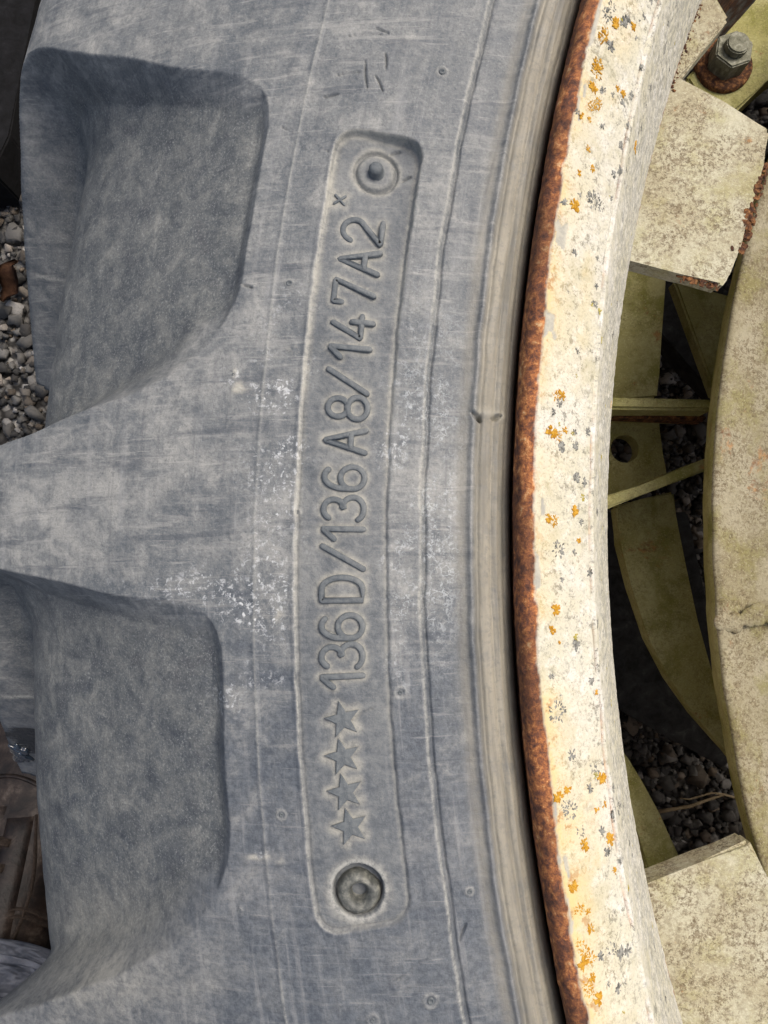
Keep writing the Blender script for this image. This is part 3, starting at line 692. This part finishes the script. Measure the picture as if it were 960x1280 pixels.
# plates of the wheel's inside
def plate(name, poly, th, mat, parent=wheel, bev=.0012, hole=None):
    """poly: list of (px, py, depth); solid plate of thickness th below it"""
    bm = bmesh.new(); P = [spot(*q) for q in poly]
    if hole:
        hc = spot(*hole[:2], sum(q[2] for q in poly) / len(poly)); N = 28; hr = hole[2]
        inn, out = [], []
        for k in range(N):
            a = 6.28319 * k / N; dx, dy = math.cos(a), math.sin(a); tb = 1e9
            for p, q in zip(P, P[1:] + P[:1]):
                ex, ey = q.x - p.x, q.y - p.y; den = dx * ey - dy * ex
                if abs(den) < 1e-12: continue
                t = ((p.x - hc.x) * ey - (p.y - hc.y) * ex) / den; u = ((p.x - hc.x) * dy - (p.y - hc.y) * dx) / den
                if t > 0 and -1e-6 <= u <= 1 + 1e-6: tb = min(tb, t)
            inn.append(Vector((hc.x + dx * hr, hc.y + dy * hr, hc.z))); out.append(Vector((hc.x + dx * tb, hc.y + dy * tb, hc.z)))
        rings = [[bm.verts.new(v) for v in out], [bm.verts.new(v) for v in inn], [bm.verts.new(v - Vector((0, 0, th))) for v in inn], [bm.verts.new(v - Vector((0, 0, th))) for v in out]]
        for A, B in zip(rings, rings[1:] + rings[:1]):
            for k in range(N): bm.faces.new((A[k], A[(k + 1) % N], B[(k + 1) % N], B[k]))
    else:
        T = [bm.verts.new(v) for v in P]; Bv = [bm.verts.new(v - Vector((0, 0, th))) for v in P]; n = len(P)
        bm.faces.new(T); bm.faces.new(Bv[::-1])
        for k in range(n): bm.faces.new((T[k], T[(k + 1) % n], Bv[(k + 1) % n], Bv[k]))
        bmesh.ops.bevel(bm, geom=list(bm.edges), offset=bev, segments=2, affect='EDGES', clamp_overlap=True)
    return bmobj(name, bm, mat, parent)
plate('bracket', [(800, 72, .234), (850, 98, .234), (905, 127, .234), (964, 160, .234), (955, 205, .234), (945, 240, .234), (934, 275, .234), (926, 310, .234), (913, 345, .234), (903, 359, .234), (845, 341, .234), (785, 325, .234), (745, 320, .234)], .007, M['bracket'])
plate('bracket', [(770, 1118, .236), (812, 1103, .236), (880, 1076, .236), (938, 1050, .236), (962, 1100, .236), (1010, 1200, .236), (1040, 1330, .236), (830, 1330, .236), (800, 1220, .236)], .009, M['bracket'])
def rust_run(parent, pts, n, d, rad):
    bm = bmesh.new()
    for i in range(n):
        t = random.random() * (len(pts) - 1); k = int(t); t -= k; (x0, y0), (x1, y1) = pts[k], pts[k + 1]
        p = spot(x0 + (x1 - x0) * t, y0 + (y1 - y0) * t, d) + Vector((random.gauss(0, .0008), random.gauss(0, .0008), random.uniform(-.001, .0003)))
        sz = rad * random.uniform(.4, 1.3)
        bmesh.ops.create_icosphere(bm, subdivisions=1, radius=1, matrix=Matrix.Translation(p) @ Matrix.Rotation(random.uniform(0, 3), 4, 'Z') @ Matrix.Diagonal((sz, sz * random.uniform(.4, .8), sz * .2, 1)))
    for v in bm.verts: v.co += Vector((random.gauss(0, 1), random.gauss(0, 1), random.gauss(0, 1))) * rad * .08
    return bmobj('rust_scale', bm, M['rust'], parent)
rust_run(wheel, [(955, 208), (945, 242), (934, 278), (926, 312)], 150, .2342, .0013)
rust_run(wheel, [(850, 343), (875, 350), (900, 358)], 60, .2345, .0011)
rust_run(wheel, [(874, 5), (862, 35), (851, 65), (841, 95), (833, 120)], 200, .2228, .0006)
# disc: dished plate with a standing edge
DK = [(.150,.262),(.300,.266),(.380,.270),(.424,.2690),(.4325,.2668),(.4362,.2655),(.4380,.2662),(.4380,.2700),(.4335,.2850),(.4315,.2865),(.4270,.2870),(.380,.285),(.150,.280)]
dk = np.array(DK); dps = np.concatenate([np.arange(-.30, .36, .003), np.arange(.36, 2 * math.pi - .30, .03)])
da_ = np.concatenate([[0], np.cumsum(np.hypot(*np.diff(dk, axis=0).T))]); dss = np.unique(np.concatenate([np.arange(0, da_[-1], .006), np.arange(da_[3], da_[10], .0007), [da_[-1]]]))
dr, dd = soft(np.interp(dss, da_, dk[:, 0]), 2), soft(np.interp(dss, da_, dk[:, 1]), 2)
DR = np.broadcast_to(dr[:, None], (len(dss), len(dps))); DP = np.broadcast_to(dps[None], DR.shape)
dn_ = (fbm(DR * DP * 60, DR * 60, 4, 201) - .5) * .0012 * (dss < da_[5])[:, None]; dedge = (fbm(DP * 40, DP * 0, 3, 205) - .5) * .0008
me = grid_mesh('disc', np.stack([-(DR + dedge) * np.cos(DP), (DR + dedge) * np.sin(DP), ZC - np.broadcast_to(dd[:, None], DR.shape) + dn_], -1), True, True)
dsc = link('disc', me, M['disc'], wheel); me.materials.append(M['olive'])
mi = np.zeros((len(dss), len(dps)), np.int32); mi[(dss > da_[6] + .0004) & (dss < da_[11])] = 1  # edge wall coloured olive to put its shading into the paint
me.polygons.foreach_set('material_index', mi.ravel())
# weld bead on the disc
bm = bmesh.new()
for k in range(22):
    t = k / 21; p = spot(902 + 90 * t, 778 - 14 * t + 3 * math.sin(t * 9), .2660)
    bmesh.ops.create_icosphere(bm, subdivisions=2, radius=1, matrix=Matrix.Translation(p) @ Matrix.Diagonal((.0030, .0030 * random.uniform(.6, 1.5), .0008, 1)))
bmobj('weld_bead', bm, M['disc'], wheel, True)
# ring plates, ribs
plate('ring_plate', [(735, 300, .345), (834, 320, .345), (832, 352, .345), (827, 420, .345), (824, 470, .345), (822, 497, .345), (735, 505, .345)], .010, M['olive'])
plate('ring_plate', [(735, 512, .352), (822, 510, .352), (825, 540, .352), (829, 570, .352), (836, 606, .352), (735, 632, .352)], .010, M['olive'], hole=(781, 561, .0068))
plate('ring_plate', [(770, 632, .350), (800, 624, .350), (843, 614, .350), (848, 660, .350), (858, 710, .350), (872, 775, .350), (890, 840, .350), (915, 920, .350), (925, 960, .350), (908, 938, .350), (870, 895, .350), (838, 850, .350), (812, 800, .350), (790, 735, .350), (776, 680, .350)], .010, M['olive'])
plate('rib', [(752, 496, .318), (892, 499, .318), (892, 513, .318), (752, 511, .318)], .030, M['olive'])
plate('rib', [(750, 622, .312), (802, 606, .312), (892, 569, .312), (892, 585, .312), (815, 614, .312), (750, 640, .312)], .034, M['olive'])
plate('rib_edge', [(765, 512, .330), (884, 517, .330), (884, 526, .330), (765, 521, .330)], .010, M['rust'])
plate('gusset', [(842, 350, .40), (915, 370, .40), (915, 500, .40), (895, 495, .40)], .010, M['olive'])
plate('gusset', [(770, 930, .330), (784, 945, .330), (800, 972, .330), (826, 1020, .330), (856, 1085, .330), (850, 1110, .330), (815, 1110, .330), (800, 1050, .330), (780, 985, .330)], .014, M['olive'])
# bolted arm at the upper end
plate('gusset', [(862, -20, .252), (888, -20, .252), (913, 22, .252), (880, 62, .252), (852, 98, .252), (838, 110, .252), (825, 100, .252), (850, 40, .252)], .010, M['bracket'])
plate('arm', [(858, 97, .300), (890, 62, .300), (922, 26, .300), (955, -12, .300), (1030, -40, .300), (1030, 40, .300), (960, 100, .300), (922, 138, .300), (890, 150, .300)], .016, M['olive'])
bp = spot(903, 84, .300); bolt = empty('bolt'); bolt.parent = wheel; bolt.location = bp; bolt.scale = (.78, .78, .95)
axis = (spot(921, 52, .276) - bp)
lathe([(.0155, -.001), (.0155, .0020), (.0145, .0030), (.009, .0030), (.001, .0030)], 30, M['rust'], 'washer', bolt, (0, 0, .0), .01)
bm = bmesh.new()
for z0, z1, rr, n, tw in ((.002, .0120, .0108, 6, .35), (.0120, .0160, .0062, 20, 0)):
    A = [bm.verts.new((rr * math.cos(6.28319 * k / n + tw), rr * math.sin(6.28319 * k / n + tw), z0)) for k in range(n)]
    B = [bm.verts.new((rr * math.cos(6.28319 * k / n + tw), rr * math.sin(6.28319 * k / n + tw), z1)) for k in range(n)]
    bm.faces.new(A[::-1]); bm.faces.new(B)
    for k in range(n): bm.faces.new((A[k], A[(k + 1) % n], B[(k + 1) % n], B[k]))
bmesh.ops.bevel(bm, geom=[e for e in bm.edges], offset=.0007, segments=2, affect='EDGES')
bmobj('nut', bm, M['metal'], bolt)

# dark boards inside the wheel; the lower one is added as shadowed ground
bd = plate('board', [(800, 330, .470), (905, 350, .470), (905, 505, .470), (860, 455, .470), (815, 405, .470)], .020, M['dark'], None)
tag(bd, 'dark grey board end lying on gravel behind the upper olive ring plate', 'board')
bd = plate('board', [(740, 640, .490), (860, 640, .490), (885, 760, .490), (930, 930, .490), (905, 960, .490), (840, 925, .490), (760, 880, .490)], .020, M['dark'], None)  # added board standing in for ground in deep shadow
tag(bd, 'dark board added as the deep shadow under the curved olive plate', 'board')
rb = plate('shadow_sheet', [(-60, -60, .500), (58, -60, .500), (40, 20, .500), (26, 90, .500), (12, 170, .500), (-10, 215, .500), (-60, 225, .500)], .045, M['black'], None)  # dark sheet added to stand in for the shadow behind the lug
tag(rb, 'black sheet added as the shadow behind the upper tyre lug', 'shadow sheet')
# dry stalk
def tube(name, pts, rad, mat, parent=None, n=7, taper=.5):
    bm = bmesh.new(); R = []
    for i, p in enumerate(pts):
        t = (pts[min(i + 1, len(pts) - 1)] - pts[max(i - 1, 0)]).normalized(); a = t.orthogonal().normalized() if i == 0 else (R_a - t * R_a.dot(t)).normalized(); R_a = a; b = t.cross(a)
        rr = rad * (1 - taper * i / max(len(pts) - 1, 1))
        R.append([bm.verts.new(p + (a * math.cos(6.28319 * k / n) + b * math.sin(6.28319 * k / n)) * rr) for k in range(n)])
    for A, B in zip(R[:-1], R[1:]):
        for k in range(n): bm.faces.new((A[k], A[(k + 1) % n], B[(k + 1) % n], B[k]))
    bm.faces.new(R[0][::-1]); bm.faces.new(R[-1]); return bmobj(name, bm, mat, parent, True)
M['straw'] = mat_noise('dry_straw', [(.3, (.20, .15, .08)), (.7, (.42, .34, .22))], 300)
st = empty('dry_stalk'); tag(st, 'thin dry plant stalk lying on dark gravel inside the wheel', 'stalk')
tube('stem', [spot(x, y, .536 - .004 * math.sin(i)) for i, (x, y) in enumerate([(815, 1016), (838, 1012), (862, 1008), (884, 1000), (905, 993), (925, 999), (945, 1007)])], .0014, M['straw'], st)
tube('twig', [spot(x, y, .534) for x, y in [(905, 993), (890, 991), (862, 999), (850, 998)]], .0009, M['straw'], st)
M['leaf'] = mat_noise('brown_dead_leaf', [(.3, (.03, .014, .008)), (.6, (.10, .05, .028)), (.75, (.17, .10, .06))], 220)
bm = bmesh.new(); c0 = spot(14, 352, .535)
for i in range(9):
    for j in range(5):
        u, v = i / 8 - .5, j / 4 - .5; w = .015 * math.cos(u * 2.9) * (1 + .25 * math.sin(u * 21))
        bm.verts.new((c0.x + v * w + .004 * u, c0.y + u * .036, c0.z + .010 * abs(v) + .006 * math.sin(u * 9)))
bm.verts.ensure_lookup_table()
for i in range(8):
    for j in range(4): bm.faces.new([bm.verts[k] for k in (i * 5 + j, i * 5 + j + 1, i * 5 + j + 6, i * 5 + j + 5)])
bmesh.ops.solidify(bm, geom=bm.faces[:], thickness=.0006)
tag(bmobj('dead_leaf', bm, M['leaf'], None, True), 'curled brown dead leaf on the gravel beside the tyre lug', 'leaf')

# ------------------------------------------------------------------ the person standing beside the tyre: lower leg in jeans, laced boot
def fabric(name, a, b, sc1, sc2=0):
    g = G(name); P = g.obj(); n = g.noise(P, sc1, 5, .65); w = g.n('TexWave'); g.put(w.inputs['Vector'], P); w.inputs['Scale'].default_value = 1500; w.bands_direction = 'DIAGONAL'
    c = g.mix(g.rng(n, .3, .7), a, b); c = g.mix(.14, c, w.outputs['Color'], 'MULTIPLY')
    return g.done(c, .9, g.bump(g.add(g.mul(n, .5), g.mul(w.outputs['Fac'], .25)), .4, .0012, g.bump(g.noise(g.scale(P, (1, 2.5, 3)), 22, 3, .5, .6), .9, .012)), spec=.1)
M['jeans'] = fabric('grey_denim', (.085, .095, .12), (.21, .222, .255), 70)
M['leather'] = mat_noise('worn_brown_leather', [(.38, (.006, .004, .003)), (.48, (.016, .010, .0075)), (.58, (.036, .025, .019)), (.70, (.10, .078, .062))], 75, .5, .0015, 0, .35)
M['sole'] = mat_noise('dark_boot_sole', [(.3, (.012, .011, .010)), (.7, (.03, .027, .024))], 90, .8)
M['lace'] = mat_noise('brown_bootlace', [(.3, (.02, .014, .010)), (.7, (.06, .045, .036))], 500)
foot = Vector((-.790, spot(0, 1100, .55).y, 0))
person = empty('person', foot); tag(person, 'person in grey denim jeans and brown laced leather boot standing by the tyre', 'person')
def loft(name, secs, mat, n=36, parent=None, wrinkle=0.0, seed=0):
    bm = bmesh.new(); R = []
    for i, (c, rx, ry, ax, ay, pw) in enumerate(secs):
        ring = []
        for k in range(n):
            a = 6.28319 * k / n; ca, sa = math.cos(a), math.sin(a)
            w = 1 + wrinkle * (math.sin(i * 1.9 + a * 2 + seed) + .6 * math.sin(i * 3.1 - a * 3))
            ring.append(bm.verts.new(Vector(c) + Vector(ax) * (rx * w * abs(ca)**pw * math.copysign(1, ca)) + Vector(ay) * (ry * w * abs(sa)**pw * math.copysign(1, sa))))
        R.append(ring)
    for A, B in zip(R[:-1], R[1:]):
        for k in range(n): bm.faces.new((A[k], A[(k + 1) % n], B[(k + 1) % n], B[k]))
    bm.faces.new(R[0][::-1]); bm.faces.new(R[-1]); o = bmobj(name, bm, mat, parent, True)
    md = o.modifiers.new('s', 'SUBSURF'); md.levels = 1; md.render_levels = 2; return o
XA, ZA, YA = (1, 0, 0), (0, 0, 1), (0, 1, 0)
# boot: sections from heel (-y) to toe (+y), foot origin under the ankle
upper = loft('boot_upper', [((0, -.105, .055), .020, .020, XA, ZA, .8), ((0, -.098, .060), .034, .038, XA, ZA, .8), ((0, -.070, .072), .041, .056, XA, ZA, .8), ((0, -.035, .080), .043, .064, XA, ZA, .8),
    ((0, .000, .078), .044, .062, XA, ZA, .8), ((0, .035, .068), .046, .052, XA, ZA, .8), ((0, .070, .058), .050, .042, XA, ZA, .8), ((0, .105, .051), .052, .034, XA, ZA, .8), ((0, .135, .047), .049, .028, XA, ZA, .8),
    ((0, .158, .044), .040, .024, XA, ZA, .8), ((0, .172, .040), .024, .018, XA, ZA, .8)], M['leather'], parent=person)
shaft = loft('boot_shaft', [((0, -.050, .100), .047, .056, XA, YA, .9), ((0, -.052, .125), .046, .054, XA, YA, .9), ((0, -.056, .150), .046, .052, XA, YA, .9), ((0, -.060, .175), .047, .052, XA, YA, .9)], M['leather'], parent=person)
sole = loft('boot_sole', [((0, .03, .001), .050, .140, XA, YA, .75), ((0, .03, .012), .052, .143, XA, YA, .75), ((0, .03, .024), .052, .143, XA, YA, .75), ((0, .03, .030), .049, .139, XA, YA, .75)], M['sole'], parent=person)
SEC = [(-.105,.055,.020,.020),(-.098,.060,.034,.038),(-.070,.072,.041,.056),(-.035,.080,.043,.064),(0,.078,.044,.062),(.035,.068,.046,.052),(.070,.058,.050,.042),(.105,.051,.052,.034),(.135,.047,.049,.028),(.158,.044,.040,.024)]
def on_boot(x, y, up=.0):
    ys = [q[0] for q in SEC]; zc, rx, rz = (float(np.interp(y, ys, [q[k] for q in SEC])) for k in (1, 2, 3))
    return Vector((x, y, zc + rz * max(1 - (abs(x) / rx)**2.5, .02)**.4 * .985 + up))
def strip(name, pts2, halfw, th, mat):
    """leather or lace strip laid on the boot along (x, y) points"""
    bm = bmesh.new(); R = []
    for i, (x, y) in enumerate(pts2):
        a, b = pts2[max(i - 1, 0)], pts2[min(i + 1, len(pts2) - 1)]; tx, ty = b[0] - a[0], b[1] - a[1]; l = math.hypot(tx, ty); nx, ny = -ty / l, tx / l
        R.append([bm.verts.new(on_boot(x + nx * halfw * u, y + ny * halfw * u, th * w)) for u, w in ((-1, -.6), (-.9, .6), (-.5, 1), (0, 1.1), (.5, 1), (.9, .6), (1, -.6))])
    for A, B in zip(R[:-1], R[1:]):
        for k in range(6): bm.faces.new((A[k], A[k + 1], B[k + 1], B[k]))
    bm.faces.new(R[0][::-1]); bm.faces.new(R[-1]); return bmobj(name, bm, mat, person, True)
lin = lambda p, q, n=12: [(p[0] + (q[0] - p[0]) * i / n, p[1] + (q[1] - p[1]) * i / n) for i in range(n + 1)]
strip('boot_tongue', lin((-.002, -.005), (-.002, .080)), .012, .0015, M['leather'])
strip('eyelet_panel', lin((.020, -.020), (.018, .074)), .008, .0026, M['leather'])
strip('eyelet_panel', lin((-.024, -.020), (-.022, .074)), .008, .0026, M['leather'])
for i in range(6):
    y = .000 + .0118 * i
    strip('bootlace', [(-.021 + .0375 * t, y + .003 * math.sin(t * 3.1) + .003 * t) for t in [k / 10 for k in range(11)]], .0021, .0052, M['lace'])
for off in (0, .0035):
    strip('stitch_line', [(.014 + .030 * t, .026 - off + .010 * math.sin(t * 2.2) - .020 * t * t) for t in [k / 14 for k in range(15)]], .0007, .0022, M['lace'])
strip('toe_seam', [(-.030 + .070 * t, .080 + .016 * math.sin(t * 3.14)) for t in [k / 16 for k in range(17)]], .0012, .0020, M['leather'])
strip('toe_seam', [(.0285 + .003 * math.sin(t * 4), .015 + .060 * t) for t in [k / 16 for k in range(17)]], .0009, .0018, M['lace'])
# jeans: cuff, shin and bent knee leading back out of the picture
LEG = [(.018,-.052,.128,.072,.068),(.018,-.052,.1262,.077,.072),(.018,-.052,.132,.079,.074),(.018,-.053,.145,.078,.073),(.018,-.054,.152,.0755,.0705),(.017,-.056,.165,.076,.072),(.016,-.060,.185,.078,.074),(.014,-.066,.210,.076,.075),
       (.010,-.075,.245,.078,.077),(.004,-.090,.295,.080,.079),(-.004,-.108,.350,.081,.081),(-.012,-.126,.410,.083,.082)]
secs = [((x, y, z), rx, ry, XA, YA, .85) for x, y, z, rx, ry in LEG] + [((-.022, -.145, .462), .086, .084, XA, (0, .8, .6), .9), ((-.034, -.190, .505), .090, .086, XA, (0, .4, .9), 1), ((-.044, -.260, .525), .094, .090, XA, (0, .1, 1), 1), ((-.052, -.380, .540), .100, .098, XA, (0, .1, 1), 1)]
leg = loft('trouser_leg', secs, M['jeans'], parent=person, wrinkle=.034)
strip_hem = loft('trouser_hem', [((.018, -.053, z), rx, ry, XA, YA, .85) for z, rx, ry in ((.1445, .0775, .0725), (.1450, .0798, .0748), (.1475, .0800, .0750), (.1480, .0775, .0725))], M['jeans'], parent=person, wrinkle=.01)
